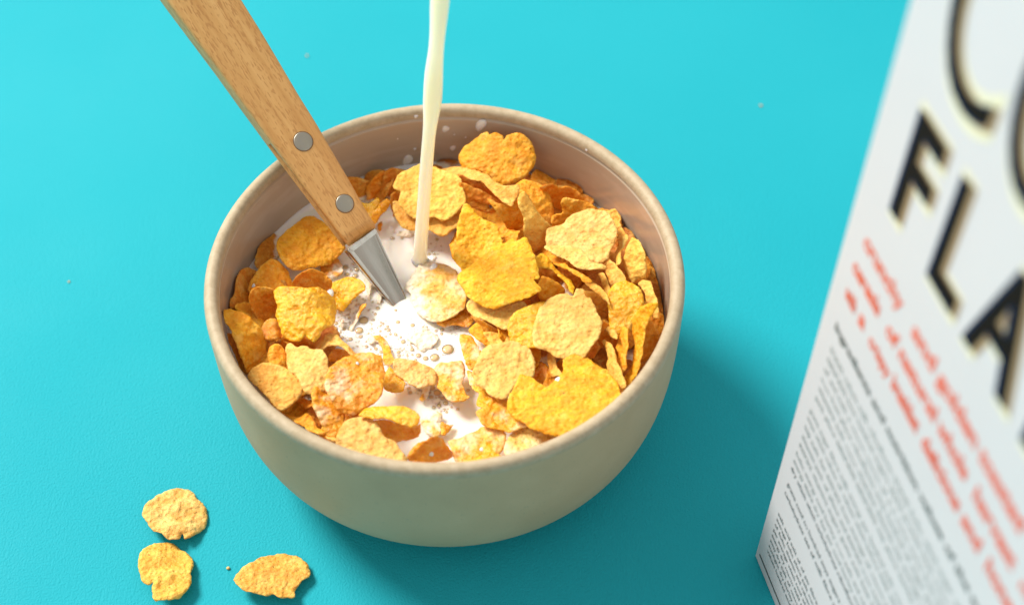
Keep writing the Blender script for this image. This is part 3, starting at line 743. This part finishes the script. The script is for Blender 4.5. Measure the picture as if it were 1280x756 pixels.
# --- front
fk('small torn crumb of cornflake at the front rim below the tapering flake', 'A8', [(640,520),(690,455),(750,530),(775,595),(690,575)], 2.2, 110, 40, 'tan')
fk('shaded orange cornflake tucked under the glossy arched flake at the front', 'B1', [(560,160),(700,140),(840,190),(1000,215),(1085,180),(1060,330),(960,375),(860,380),(780,410),(680,350),(620,280)], 2.4, 280, 18, 'ora', None, 'wet')
fk('small orange cornflake behind the pale front flake under the big rounded one', 'B1', [(130,60),(250,30),(420,40),(400,110),(290,150),(200,190),(140,170)], 2.0, 90, 40, 'ora', None, 'lightcoat')
fk('pale ridged cornflake resting on the front left rim', 'B1', [(105,410),(140,300),(200,200),(290,150),(400,118),(540,155),(610,240),(660,350),(770,390),(840,470),(910,570),(885,650),(750,635),(550,600),(380,560),(200,500)], 3.4, 105, 38, 'pale', [(30, -.2)])
fk('glossy bright yellow arched cornflake just in front of the froth', 'B1', [(392,105),(450,30),(560,-10),(740,-5),(900,0),(1000,45),(1078,110),(1058,175),(980,215),(850,195),(740,155),(650,140),(560,160),(470,135)], 4.1, 110, 40, 'yel', [(90, -.4)], 'wet')
fk('soft pale cornflake sunk under milk behind the brown arched front flake', 'B2', [(170,120),(280,55),(395,85),(390,200),(380,320),(300,340),(200,260),(150,160)], .35, 90, 38, 'tan', [(0, -.1)], 'coat')
fk('tiny orange scrap of cornflake poking from white milk near the front', 'B2', [(385,190),(420,168),(530,200),(490,265),(420,330),(388,310)], .5, 60, 40, 'gold', None, 'wet')
fk('milk washed cornflake at the front right of the brown arched flake', 'B2', [(490,400),(600,370),(700,320),(850,245),(1000,235),(1110,290),(1150,340),(1100,490),(1000,560),(800,620),(720,665),(640,670),(585,650),(545,560)], 1.9, 95, 38, 'yel', None, 'coat')
fk('brown arched cornflake at the front rim with a white milk streak', 'B2', [(5,600),(60,500),(130,418),(240,348),(320,328),(405,368),(470,460),(540,550),(560,590),(440,610),(300,640),(200,665),(70,660)], 2.9, 300, 24, 'ora', [(0, -.35), (90, .2)], 'wet')
fk('glossy yellow cornflake lowest at the front rim', 'B2', [(700,640),(830,570),(960,528),(1080,548),(1150,600),(1090,660),(850,690),(700,700)], 2.6, 90, 36, 'yel', None, 'wet')
fk('whitish milk covered cornflake under the front edge of the big bright flake', 'B3', [(225,580),(300,480),(420,420),(520,395),(700,455),(870,485),(905,570),(810,640),(650,720),(450,770),(250,775),(205,700)], 2.3, 95, 38, 'pale', None, 'coat')
fk('yellow cornflake wedged left of the pointed flake near the front right', 'B3', [(-132,258),(-60,200),(0,150),(60,60),(160,40),(260,100),(360,290),(460,350),(500,405),(350,445),(250,458),(100,428),(-30,405),(-92,330)], 2.6, 95, 36, 'yel', None, 'lightcoat')
fk('pointed yellow cornflake overlapped by the big bright flake at front right', 'B5', [(620,750),(690,590),(770,462),(860,490),(960,565),(1095,630),(1120,800),(1020,960),(860,1025),(720,965),(615,860)], 4.0, 95, 34, 'yel')
fk('biggest bright yellow cornflake broad as a leaf at the front right rim', 'B6', [(338,250),(400,213),(560,238),(640,290),(720,350),(830,400),(882,470),(932,545),(967,640),(992,740),(987,800),(880,885),(740,985),(600,1085),(503,1128),(433,1153),(283,1143),(133,1113),(-47,1053),(-140,993),(-232,950),(-150,870),(-50,760),(90,640),(220,560),(318,450),(318,340)], 5.0, 105, 38, 'yel', [(60, -.12)])
# --- pieces in the froth
fk('orange splinter of cornflake floating alone in the froth left of the spoon tip', 'A5', [(815,278),(780,285),(735,340),(712,400),(655,480),(615,575),(640,610),(672,590),(705,500),(765,390),(815,320)], .1, 150, 66, 'gold', None, 'wet')
fk('faint sunken cornflake edge in the froth beside the folded yellow flake', 'A5', [(530,470),(495,630),(522,640),(565,500)], -.1, 170, 60, 'gold', None, 'coat')
fk('pale drowned cornflake edge running along the left side of the spoon neck', 'A5', [(815,-10),(882,40),(875,250),(845,265),(838,100)], -.05, 170, 62, 'gold', None, 'coat')
fk('tiny cornflake chip beside the spoon tip', 'A5', [(955,165),(1003,158),(1003,275),(957,275)], -.1, 150, 50, 'gold', None, 'coat')
fk('small yellow cornflake bump breaking the milk below the spoon tip', 'A7', [(858,30),(890,-20),(940,0),(958,60),(900,108),(868,90)], 0, 100, 40, 'yel', None, 'lightcoat')
fk('crooked half drowned cornflake to the right of the big rounded yellow flake', 'B4', [(-20,30),(80,25),(142,90),(195,230),(215,290),(155,340),(95,322),(75,150)], .35, 120, 42, 'gold', None, 'lightcoat')
fk('stubby yellow cornflake squeezed beside the big rounded flake and the milky pale one', 'B4', [(92,480),(160,375),(215,415),(265,460),(335,540),(320,630),(220,668),(115,635),(80,560)], .9, 95, 36, 'yel', None, 'wet')
fk('thin milk veiled cornflake lying under the froth below the splashed flake', 'B4', [(385,20),(500,-70),(620,-80),(735,30),(700,105),(600,155),(560,182),(490,130)], -.02, 92, 39, 'tan', [(0, -.06)], 'coat')
fk('pale milky cornflake lying flat in the middle of the froth', 'B4', [(205,340),(260,288),(400,290),(560,330),(665,380),(705,450),(695,545),(600,580),(540,605),(470,602),(390,560),(320,500),(240,440)], 1.2, 95, 40, 'pale', [(30, -.12)], 'lightcoat')
fk('orange strip of cornflake beneath the pale milky flake in the froth', 'B4', [(470,595),(600,570),(640,600),(620,700),(560,770),(520,750),(550,640)], .2, 95, 40, 'gold', None, 'wet')
fk('square milk soaked cornflake left of the round tan flake', 'B4', [(698,385),(760,328),(850,338),(1010,315),(1050,400),(1040,500),(1010,570),(1060,660),(1100,720),(950,765),(850,745),(780,655),(715,565)], .9, 95, 40, 'gold', [(0, -.1)], 'coat')
fk('knobbly narrow cornflake along the left side of the round tan flake', 'B5', [(55,25),(180,5),(240,100),(300,200),(260,320),(225,395),(150,385),(95,250)], 1.4, 110, 44, 'gold', None, 'lightcoat')
fk('wrinkled yellow cornflake below the round tan flake at the milk edge', 'B5', [(140,430),(210,450),(300,580),(370,640),(420,740),(330,850),(240,800),(260,680),(170,580)], 1.5, 110, 42, 'yel', None, 'lightcoat')
fk('splashed round cornflake at the foot of the milk stream', 'C3', [(273,500),(290,430),(350,330),(420,220),(480,178),(560,168),(680,198),(790,238),(880,320),(947,430),(972,560),(948,698),(878,768),(788,818),(680,848),(540,835),(420,765),(340,645),(325,540)], .75, 110, 42, 'tan', [(45, -.1)], 'coat')
fk('orange cornflake in shade under the splashed round flake', 'C2', [(-135,500),(0,450),(120,390),(200,325),(270,365),(320,445),(240,545),(100,535),(-50,545)], .45, 95, 40, 'ora', None, 'wet')
# --- right of the stream, lower layer first
fk('ragged orange cornflake in the shade below the long pale central flake', 'C2', [(290,450),(400,470),(500,520),(700,560),(740,650),(620,680),(480,650),(420,570)], 1.2, 275, 20, 'ora')
fk('crumbly tan cornflake below the ragged shaded one in the middle of the bowl', 'C2', [(430,640),(560,620),(690,640),(770,700),(800,790),(640,800),(520,770)], 1.6, 100, 36, 'tan')
fk('knobbed orange cornflake at the edge of the milk below the splashed round flake', 'C2', [(260,570),(400,500),(450,640),(580,760),(560,820),(400,740),(290,650)], .9, 100, 38, 'gold')
fk('striped orange cornflake in the gap right of the round tan flake', 'B5', [(900,330),(1010,320),(1120,400),(1110,510),(1010,580),(890,520)], 1.4, 100, 36, 'ora', None, 'wet')
fk('narrow pale upright cornflake edge just left of the biggest bright flake', 'B6', [(150,205),(180,178),(222,190),(235,330),(295,450),(200,470),(160,340)], 2.8, 165, 62, 'tan')
fk('little orange cornflake scrap beside the narrow pale upright edge', 'B6', [(230,330),(315,300),(330,430),(290,450)], 2.3, 90, 30, 'ora')
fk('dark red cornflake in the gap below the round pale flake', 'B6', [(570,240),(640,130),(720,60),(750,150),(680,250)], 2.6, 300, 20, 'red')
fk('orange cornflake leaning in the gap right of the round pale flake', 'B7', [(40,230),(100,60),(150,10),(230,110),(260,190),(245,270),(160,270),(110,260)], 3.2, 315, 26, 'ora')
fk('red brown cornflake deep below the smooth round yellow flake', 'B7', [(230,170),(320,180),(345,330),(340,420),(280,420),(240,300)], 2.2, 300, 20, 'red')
fk('long pale yellow cornflake under the flat square one at the centre', 'C2', [(228,270),(270,228),(350,258),(470,310),(600,310),(730,280),(860,250),(920,330),(790,430),(730,535),(690,565),(620,562),(530,512),(410,460),(320,430),(248,360)], 2.5, 110, 44, 'pale')
fk('smooth yellow cornflake tucked beneath the left side of the round pale flake', 'C2', [(713,560),(740,468),(790,398),(900,338),(1040,287),(1135,262),(1220,330),(1200,600),(1190,780),(1100,805),(950,785),(820,765),(745,705)], 4.1, 100, 30, 'yel', [(30, -.2)], 'wet')
fk('shaded cornflake with a crumbly bright edge behind the round pale flake', 'C1', [(298,150),(370,62),(470,88),(560,148),(625,230),(600,300),(450,330),(350,340),(318,250)], 3.9, 320, 30, 'gold')
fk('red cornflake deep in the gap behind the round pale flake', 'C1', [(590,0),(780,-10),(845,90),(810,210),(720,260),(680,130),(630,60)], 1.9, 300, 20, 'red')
fk('grainy brown cornflake standing in shade right of the round pale flake', 'C1', [(885,250),(980,243),(1080,320),(1190,350),(1245,440),(1255,600),(1210,660),(1080,570),(1000,485),(935,380)], 3.9, 330, 34, 'brn')
fk('thin tan cornflake edge slipping under the right side of the round pale flake', 'C1', [(980,470),(1060,518),(1145,600),(1240,720),(1260,810),(1180,770),(1080,655),(1025,590)], 3.8, 130, 60, 'tan')
fk('round pale tan cornflake lying on top at the right of centre', 'C1', [(278,650),(300,520),(340,430),(420,340),(530,290),(650,280),(720,300),(760,230),(830,230),(900,300),(960,400),(992,500),(1047,600),(1022,730),(952,850),(870,962),(830,992),(740,952),(620,992),(520,982),(420,922),(300,902),(268,800)], 5.0, 100, 34, 'pale', [(40, .08)])
fk('round tan blistered cornflake just right of the froth', 'B5', [(203,460),(240,350),(290,260),(330,180),(400,110),(520,103),(650,88),(760,108),(850,160),(902,240),(917,350),(902,460),(850,490),(790,520),(710,580),(650,660),(600,745),(480,745),(400,685),(350,605),(258,575)], 3.2, 100, 36, 'pale', [(100, .1)])
# --- back and right upper heap
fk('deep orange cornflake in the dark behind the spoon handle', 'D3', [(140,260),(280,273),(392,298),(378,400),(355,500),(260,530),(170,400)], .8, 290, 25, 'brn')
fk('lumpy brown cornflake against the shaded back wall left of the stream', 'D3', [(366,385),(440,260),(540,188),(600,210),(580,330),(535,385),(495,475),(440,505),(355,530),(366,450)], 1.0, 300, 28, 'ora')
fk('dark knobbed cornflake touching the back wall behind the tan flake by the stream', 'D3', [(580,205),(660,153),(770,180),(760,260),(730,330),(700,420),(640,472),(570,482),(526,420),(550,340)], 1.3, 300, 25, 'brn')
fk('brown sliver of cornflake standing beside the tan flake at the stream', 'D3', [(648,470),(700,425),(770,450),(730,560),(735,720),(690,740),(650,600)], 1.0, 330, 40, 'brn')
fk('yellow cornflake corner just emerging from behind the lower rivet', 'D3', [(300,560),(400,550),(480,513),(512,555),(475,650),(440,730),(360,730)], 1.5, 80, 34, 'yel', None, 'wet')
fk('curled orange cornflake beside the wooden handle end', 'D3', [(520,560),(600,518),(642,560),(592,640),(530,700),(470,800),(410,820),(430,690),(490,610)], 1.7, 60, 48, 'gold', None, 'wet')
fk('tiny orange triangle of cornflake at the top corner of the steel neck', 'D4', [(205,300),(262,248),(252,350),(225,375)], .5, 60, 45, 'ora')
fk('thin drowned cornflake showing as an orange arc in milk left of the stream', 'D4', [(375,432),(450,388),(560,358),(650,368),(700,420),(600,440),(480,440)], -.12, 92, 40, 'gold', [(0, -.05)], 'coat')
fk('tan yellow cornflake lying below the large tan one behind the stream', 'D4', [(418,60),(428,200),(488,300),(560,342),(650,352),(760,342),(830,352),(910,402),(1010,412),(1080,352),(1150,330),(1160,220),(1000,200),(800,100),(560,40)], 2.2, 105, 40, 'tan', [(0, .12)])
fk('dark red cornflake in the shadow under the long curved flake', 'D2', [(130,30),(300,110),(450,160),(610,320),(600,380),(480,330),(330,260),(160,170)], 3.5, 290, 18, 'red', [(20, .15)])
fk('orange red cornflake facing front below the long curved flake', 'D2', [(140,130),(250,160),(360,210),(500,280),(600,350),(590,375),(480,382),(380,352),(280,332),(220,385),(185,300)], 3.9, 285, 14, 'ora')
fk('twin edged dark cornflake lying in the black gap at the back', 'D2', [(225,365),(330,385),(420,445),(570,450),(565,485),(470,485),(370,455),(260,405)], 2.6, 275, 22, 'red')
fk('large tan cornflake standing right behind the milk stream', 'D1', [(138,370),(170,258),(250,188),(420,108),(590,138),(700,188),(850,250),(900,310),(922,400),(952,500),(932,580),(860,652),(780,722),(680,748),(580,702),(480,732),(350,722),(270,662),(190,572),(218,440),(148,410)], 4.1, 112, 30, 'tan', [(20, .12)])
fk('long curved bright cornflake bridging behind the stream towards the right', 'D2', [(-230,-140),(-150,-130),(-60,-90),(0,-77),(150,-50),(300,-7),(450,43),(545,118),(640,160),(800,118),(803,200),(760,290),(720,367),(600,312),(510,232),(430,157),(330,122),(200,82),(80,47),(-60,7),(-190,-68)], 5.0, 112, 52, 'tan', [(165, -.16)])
fk('upright heart shaped orange cornflake leaning on the back wall', 'C8', [(133,350),(180,270),(260,220),(330,178),(400,128),(470,108),(500,145),(560,128),(645,160),(662,205),(700,150),(800,123),(890,133),(960,210),(1002,310),(1002,420),(962,520),(880,622),(800,672),(690,718),(620,718),(560,682),(480,602),(300,552),(200,522),(148,430)], 0, 115, 22, 'gold', [(0, -.25), (90, -.12)], 'dry', .0565)
fk('tan cornflake facing front beneath the end of the long curved flake', 'D2', [(488,355),(540,348),(610,380),(720,365),(790,240),(870,320),(890,500),(880,660),(820,695),(720,675),(650,585),(590,475)], 3.8, 300, 24, 'gold', [(100, -.2)])
fk('small tilted cornflake chip behind the square flat flake', 'C4', [(635,240),(680,150),(740,93),(845,88),(835,140),(800,230),(740,270)], 3.0, 130, 45, 'gold')
fk('slim cornflake edge left of the tall yellow flake beside the milk', 'C4', [(25,200),(90,95),(118,250),(118,350),(60,412),(26,330)], 1.6, 130, 50, 'gold')
fk('tall yellow cornflake standing behind the flat square one', 'C4', [(118,60),(140,-60),(190,-202),(260,-202),(400,-62),(540,0),(592,90),(632,240),(600,380),(450,480),(330,530),(190,560),(110,450),(78,400),(108,230)], 3.5, 95, 26, 'yel', [(160, .2)])
fk('flat square yellow cornflake on top at the centre of the heap', 'C4', [(173,580),(330,463),(450,368),(560,288),(650,238),(750,188),(800,213),(900,163),(947,250),(987,340),(1027,440),(1052,560),(1054,652),(1005,662),(1062,730),(1088,777),(1000,843),(860,877),(740,907),(640,947),(540,967),(450,952),(340,907),(258,847),(195,760),(145,660)], 4.8, 118, 38, 'yel', [(60, -.08)])
fk('shadowed rear cornflake with a bright crumbly edge by the back wall', 'C7', [(330,290),(450,273),(500,283),(580,328),(680,333),(760,368),(830,428),(885,482),(850,520),(700,560),(600,620),(510,610),(470,540),(420,440)], 3.2, 285, 30, 'ora', [(150, .25)])
fk('tan cornflake tip between the shadowed rear flake and the big pale one', 'C7', [(580,500),(620,453),(700,463),(800,488),(920,528),(1003,580),(985,630),(900,640),(750,700),(640,770),(470,800),(490,660),(600,610)], 3.6, 290, 24, 'gold')
fk('oval orange cornflake turned sideways near the back wall', 'C7', [(63,340),(80,268),(150,228),(230,248),(330,298),(410,378),(452,470),(492,620),(493,700),(452,755),(390,735),(310,625),(250,535),(200,435),(110,435)], 4.2, 50, 36, 'gold', [(130, -.2)])
fk('slender tan cornflake with one pale facet standing in the middle back', 'D2', [(848,400),(880,318),(950,260),(995,350),(1065,480),(1125,560),(1200,640),(1205,760),(1195,880),(1130,940),(1060,955),(975,885),(918,775),(888,640),(888,520)], 4.6, 330, 28, 'tan', [(100, -.3)])
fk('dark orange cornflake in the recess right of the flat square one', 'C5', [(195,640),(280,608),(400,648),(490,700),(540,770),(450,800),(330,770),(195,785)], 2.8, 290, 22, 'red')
fk('yellow folded cornflake draping into the gap right of the flat square one', 'C5', [(145,520),(260,468),(325,508),(385,578),(505,688),(585,758),(612,880),(595,955),(550,895),(530,790),(440,685),(360,625),(250,595),(188,605)], 3.6, 60, 52, 'yel')
fk('thin leaning cornflake just beneath the flat pale ledge flake', 'C5', [(238,350),(290,345),(325,398),(445,487),(565,587),(705,657),(805,728),(840,775),(760,785),(690,712),(560,635),(420,575),(300,485),(243,405)], 4.5, 130, 58, 'gold')
fk('thin crumbly cornflake edge running down behind the round pale flake', 'C1', [(795,10),(860,38),(965,130),(1065,200),(1125,290),(1120,350),(1040,285),(920,190),(830,95)], 4.2, 130, 60, 'tan')
fk('broad pale cornflake on top of the right side heap', 'C5', [(333,170),(420,128),(516,87),(656,-13),(816,-73),(956,-41),(1026,-17),(1092,70),(1130,150),(1122,240),(1052,400),(1032,480),(952,548),(820,540),(700,450),(500,400),(338,345)], 5.3, 112, 34, 'pale', [(70, .14)])
fk('flat pale ledge cornflake jutting out below the broad pale one', 'C5', [(298,372),(340,343),(500,348),(650,368),(740,418),(830,528),(950,558),(1003,590),(982,625),(850,628),(740,618),(640,578),(560,518),(450,478),(365,435)], 5.7, 105, 46, 'pale')
fk('wavy bright cornflake upright against the right wall beside the broad pale one', 'C6', [(278,200),(330,148),(390,138),(432,200),(432,300),(482,390),(512,440),(472,540),(452,620),(475,756),(420,790),(390,700),(378,600),(400,480),(370,350),(350,290)], 4.6, 140, 48, 'tan', [(90, .2)])
fk('tan cornflake pressed flat to the right wall below the lit glaze', 'C6', [(480,756),(490,620),(518,500),(540,448),(620,478),(692,560),(732,650),(727,800),(717,900),(612,935),(572,985),(550,962),(528,880),(488,800)], 4.8, 165, 32, 'tan', [(100, -.2)])
fk('folded tan cornflake between the broad pale flake and the smooth round one', 'B8', [(138,-50),(180,-70),(250,-12),(332,70),(398,190),(320,250),(240,265),(198,180),(163,90)], 4.8, 155, 40, 'tan')
fk('short curved cornflake edge above the grainy brown flake', 'B8', [(80,130),(130,106),(163,160),(203,280),(205,355),(150,320),(115,210)], 4.4, 160, 55, 'tan')
fk('bright knobbed cornflake standing at the right wall above the long strip', 'B8', [(550,240),(610,203),(682,208),(712,290),(722,340),(762,400),(778,520),(772,620),(720,640),(690,560),(700,490),(650,480),(635,380),(610,310),(555,265)], 4.3, 150, 50, 'tan')
fk('orange faced cornflake with a pale rim leaning on the right wall', 'B7', [(650,20),(690,5),(742,80),(782,150),(793,240),(763,340),(732,425),(680,455),(570,475),(560,350),(590,200)], 4.2, 340, 30, 'ora', [(90, .15)])
fk('brown cornflake low in the dark gap at the right rim', 'B7', [(500,720),(600,590),(700,520),(745,470),(700,580),(600,720),(540,760)], 3.0, 320, 30, 'brn')
fk('smooth round yellow cornflake on the right of the heap', 'B8', [(193,400),(220,308),(290,228),(400,201),(490,238),(572,310),(603,470),(572,565),(500,655),(462,760),(380,832),(320,852),(250,832),(213,740),(203,560)], 5.2, 100, 22, 'yel', [(60, -.22), (150, -.15)], 'wet')
fk('long wavy cornflake on edge beside the right rim', 'B7', [(790,-172),(660,-152),(560,-82),(488,10),(468,120),(488,230),(488,400),(468,530),(398,640),(378,760),(420,835),(482,762),(502,692),(547,642),(572,480),(592,350),(612,220),(642,90),(702,-30),(765,-112)], 5.4, 165, 54, 'yel', [(90, .12)])
fk('short knobbly cornflake on edge between the smooth round flake and the long wavy one', 'B7', [(343,110),(380,93),(412,120),(422,220),(433,320),(402,420),(392,540),(350,605),(318,560),(298,480),(318,400),(293,330),(328,220)], 4.8, 160, 54, 'gold')
fk('narrow yellow cornflake on edge right of the biggest bright flake', 'B7', [(123,260),(150,248),(222,288),(263,370),(283,470),(333,580),(363,680),(395,760),(350,800),(270,725),(208,645),(188,560),(188,420),(158,330)], 4.9, 160, 54, 'tan')
# --- the buried layer that fills the gaps between the flakes one can see whole
def buried(region, step, zlo, zhi, label, cols, grp):
    r3 = random.Random(len(label)); x0, x1 = min(p[0] for p in region), max(p[0] for p in region); y0, y1 = min(p[1] for p in region), max(p[1] for p in region)
    y, row = y0, 0
    while y < y1:
        x = x0 + (step/2 if row % 2 else 0)
        while x < x1:
            q = (x+r3.uniform(-4, 4), y+r3.uniform(-4, 4)); x += step
            if not inside(np.array([q]), region)[0]: continue
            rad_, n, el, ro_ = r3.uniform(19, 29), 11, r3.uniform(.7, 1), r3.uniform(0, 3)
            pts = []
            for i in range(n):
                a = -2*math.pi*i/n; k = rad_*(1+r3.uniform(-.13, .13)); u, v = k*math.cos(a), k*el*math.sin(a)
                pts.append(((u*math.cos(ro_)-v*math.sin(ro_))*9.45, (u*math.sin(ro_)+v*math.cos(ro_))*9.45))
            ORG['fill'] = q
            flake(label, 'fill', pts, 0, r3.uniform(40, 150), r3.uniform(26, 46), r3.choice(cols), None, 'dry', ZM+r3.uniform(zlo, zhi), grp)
        y += step*.8; row += 1
GB = 'cornflakes heaped in the bowl, buried ones'
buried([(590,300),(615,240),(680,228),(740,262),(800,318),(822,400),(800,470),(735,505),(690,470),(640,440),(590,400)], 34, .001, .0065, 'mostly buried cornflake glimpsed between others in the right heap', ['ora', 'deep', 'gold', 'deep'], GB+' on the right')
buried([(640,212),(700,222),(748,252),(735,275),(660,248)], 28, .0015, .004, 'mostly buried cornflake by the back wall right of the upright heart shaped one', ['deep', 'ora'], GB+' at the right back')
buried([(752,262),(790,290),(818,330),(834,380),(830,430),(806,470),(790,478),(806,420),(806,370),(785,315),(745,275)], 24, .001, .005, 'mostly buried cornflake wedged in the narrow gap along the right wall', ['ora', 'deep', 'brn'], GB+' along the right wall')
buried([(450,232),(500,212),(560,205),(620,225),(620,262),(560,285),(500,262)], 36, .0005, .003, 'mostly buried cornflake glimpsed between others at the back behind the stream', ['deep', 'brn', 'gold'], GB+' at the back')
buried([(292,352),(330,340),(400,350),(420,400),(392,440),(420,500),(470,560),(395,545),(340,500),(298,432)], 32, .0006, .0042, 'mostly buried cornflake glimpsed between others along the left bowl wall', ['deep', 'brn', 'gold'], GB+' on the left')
# --- loose on the table
G2 = 'loose cornflakes on the table'
fk('loose notched cornflake on the turquoise table, the one farthest from the front edge', 'D6', [(170,480),(190,390),(300,310),(400,240),(500,190),(570,168),(700,188),(780,250),(810,310),(885,380),(932,460),(942,540),(912,620),(830,700),(740,755),(668,775),(640,720),(612,775),(550,790),(460,775),(370,705),(300,680),(245,610),(190,540)], 0, 92, 38, 'pale', [(40, -.1), (130, -.08)], 'dry', .0014, G2)
fk('loose round cornflake with a square bite missing on the turquoise table', 'D7', [(118,360),(128,240),(180,168),(290,98),(360,83),(450,63),(540,78),(600,118),(692,178),(752,250),(772,340),(742,460),(752,560),(712,620),(650,682),(590,722),(480,748),(400,733),(330,738),(288,700),(283,600),(300,540),(240,568),(158,512),(148,440)], 0, 92, 38, 'tan', [(60, -.12)], 'dry', .0014, G2)
fk('loose boat shaped cornflake on the turquoise table nearest the bowl', 'D8', [(118,460),(150,388),(230,308),(330,248),(430,188),(540,158),(640,138),(760,148),(870,188),(960,258),(1017,360),(1002,440),(920,472),(870,540),(845,570),(832,642),(720,658),(640,658),(580,622),(520,642),(430,622),(330,602),(230,577),(158,522)], 0, 92, 40, 'tan', [(10, .04), (100, -.07)], 'dry', .0014, G2)
def crumb(x, y, r, label):
    P = at_z(x, y, r*.7); bm = bmesh.new(); bmesh.ops.create_icosphere(bm, subdivisions=2, radius=r)
    for v in bm.verts: v.co *= 1+.5*noise.noise(v.co*900+Vector((x, y, 0))); v.co.z *= .7
    me = D.meshes.new('crumb'); bm.to_mesh(me); bm.free(); me.materials.append(M['dry'])
    for q in me.polygons: q.use_smooth = True
    o = D.objects.new('crumb', me); COL.objects.link(o); o.location = P; o.color = (.85, .66, .36, 1); tag(o, label, 'crumb', 'crumbs on the table')
crumb(285, 710, .0005, 'tiny pale crumb on the table beside the boat shaped loose cornflake')
crumb(384, 70, .0005, 'tiny crumb on the table behind the wooden handle')
crumb(86, 352, .0004, 'tiny crumb on the empty table to the left of the bowl')
crumb(951, 132, .0005, 'tiny crumb on the table between the bowl and the carton')

# drops of milk that sit on flakes
bpy.context.view_layer.update()
dg = bpy.context.evaluated_depsgraph_get()
def on_scene(x, y):
    ok, loc, n, i, ob, mt = S.ray_cast(dg, CAM, ray(x, y).normalized())
    return loc, n
for x, y, r, lab in [(412, 366.5, 6.6, 'fat white milk drop on the corner of the folded yellow cornflake'),
                     (317, 357, 3.4, 'small milk drop on the freckled cornflake near the left wall'),
                     (446.5, 454, 3.0, 'small milk speck on the big rounded yellow cornflake'),
                     (542, 333, 6.2, 'milk drop on the far edge of the splashed round cornflake'),
                     (697, 474, 4.2, 'milk drop at the left corner of the biggest bright cornflake'),
                     (539, 567, 3.6, 'milk streak on the brown arched cornflake at the front rim'),
                     (602, 561.5, 3.4, 'milk drop on the milk washed cornflake at the front')]:
    P, n = on_scene(x, y)
    n = (n + Vector((0, -.2, .6))).normalized()
    drop(P - n*.0003, n, r/4250, .62, lab, .85, .5)
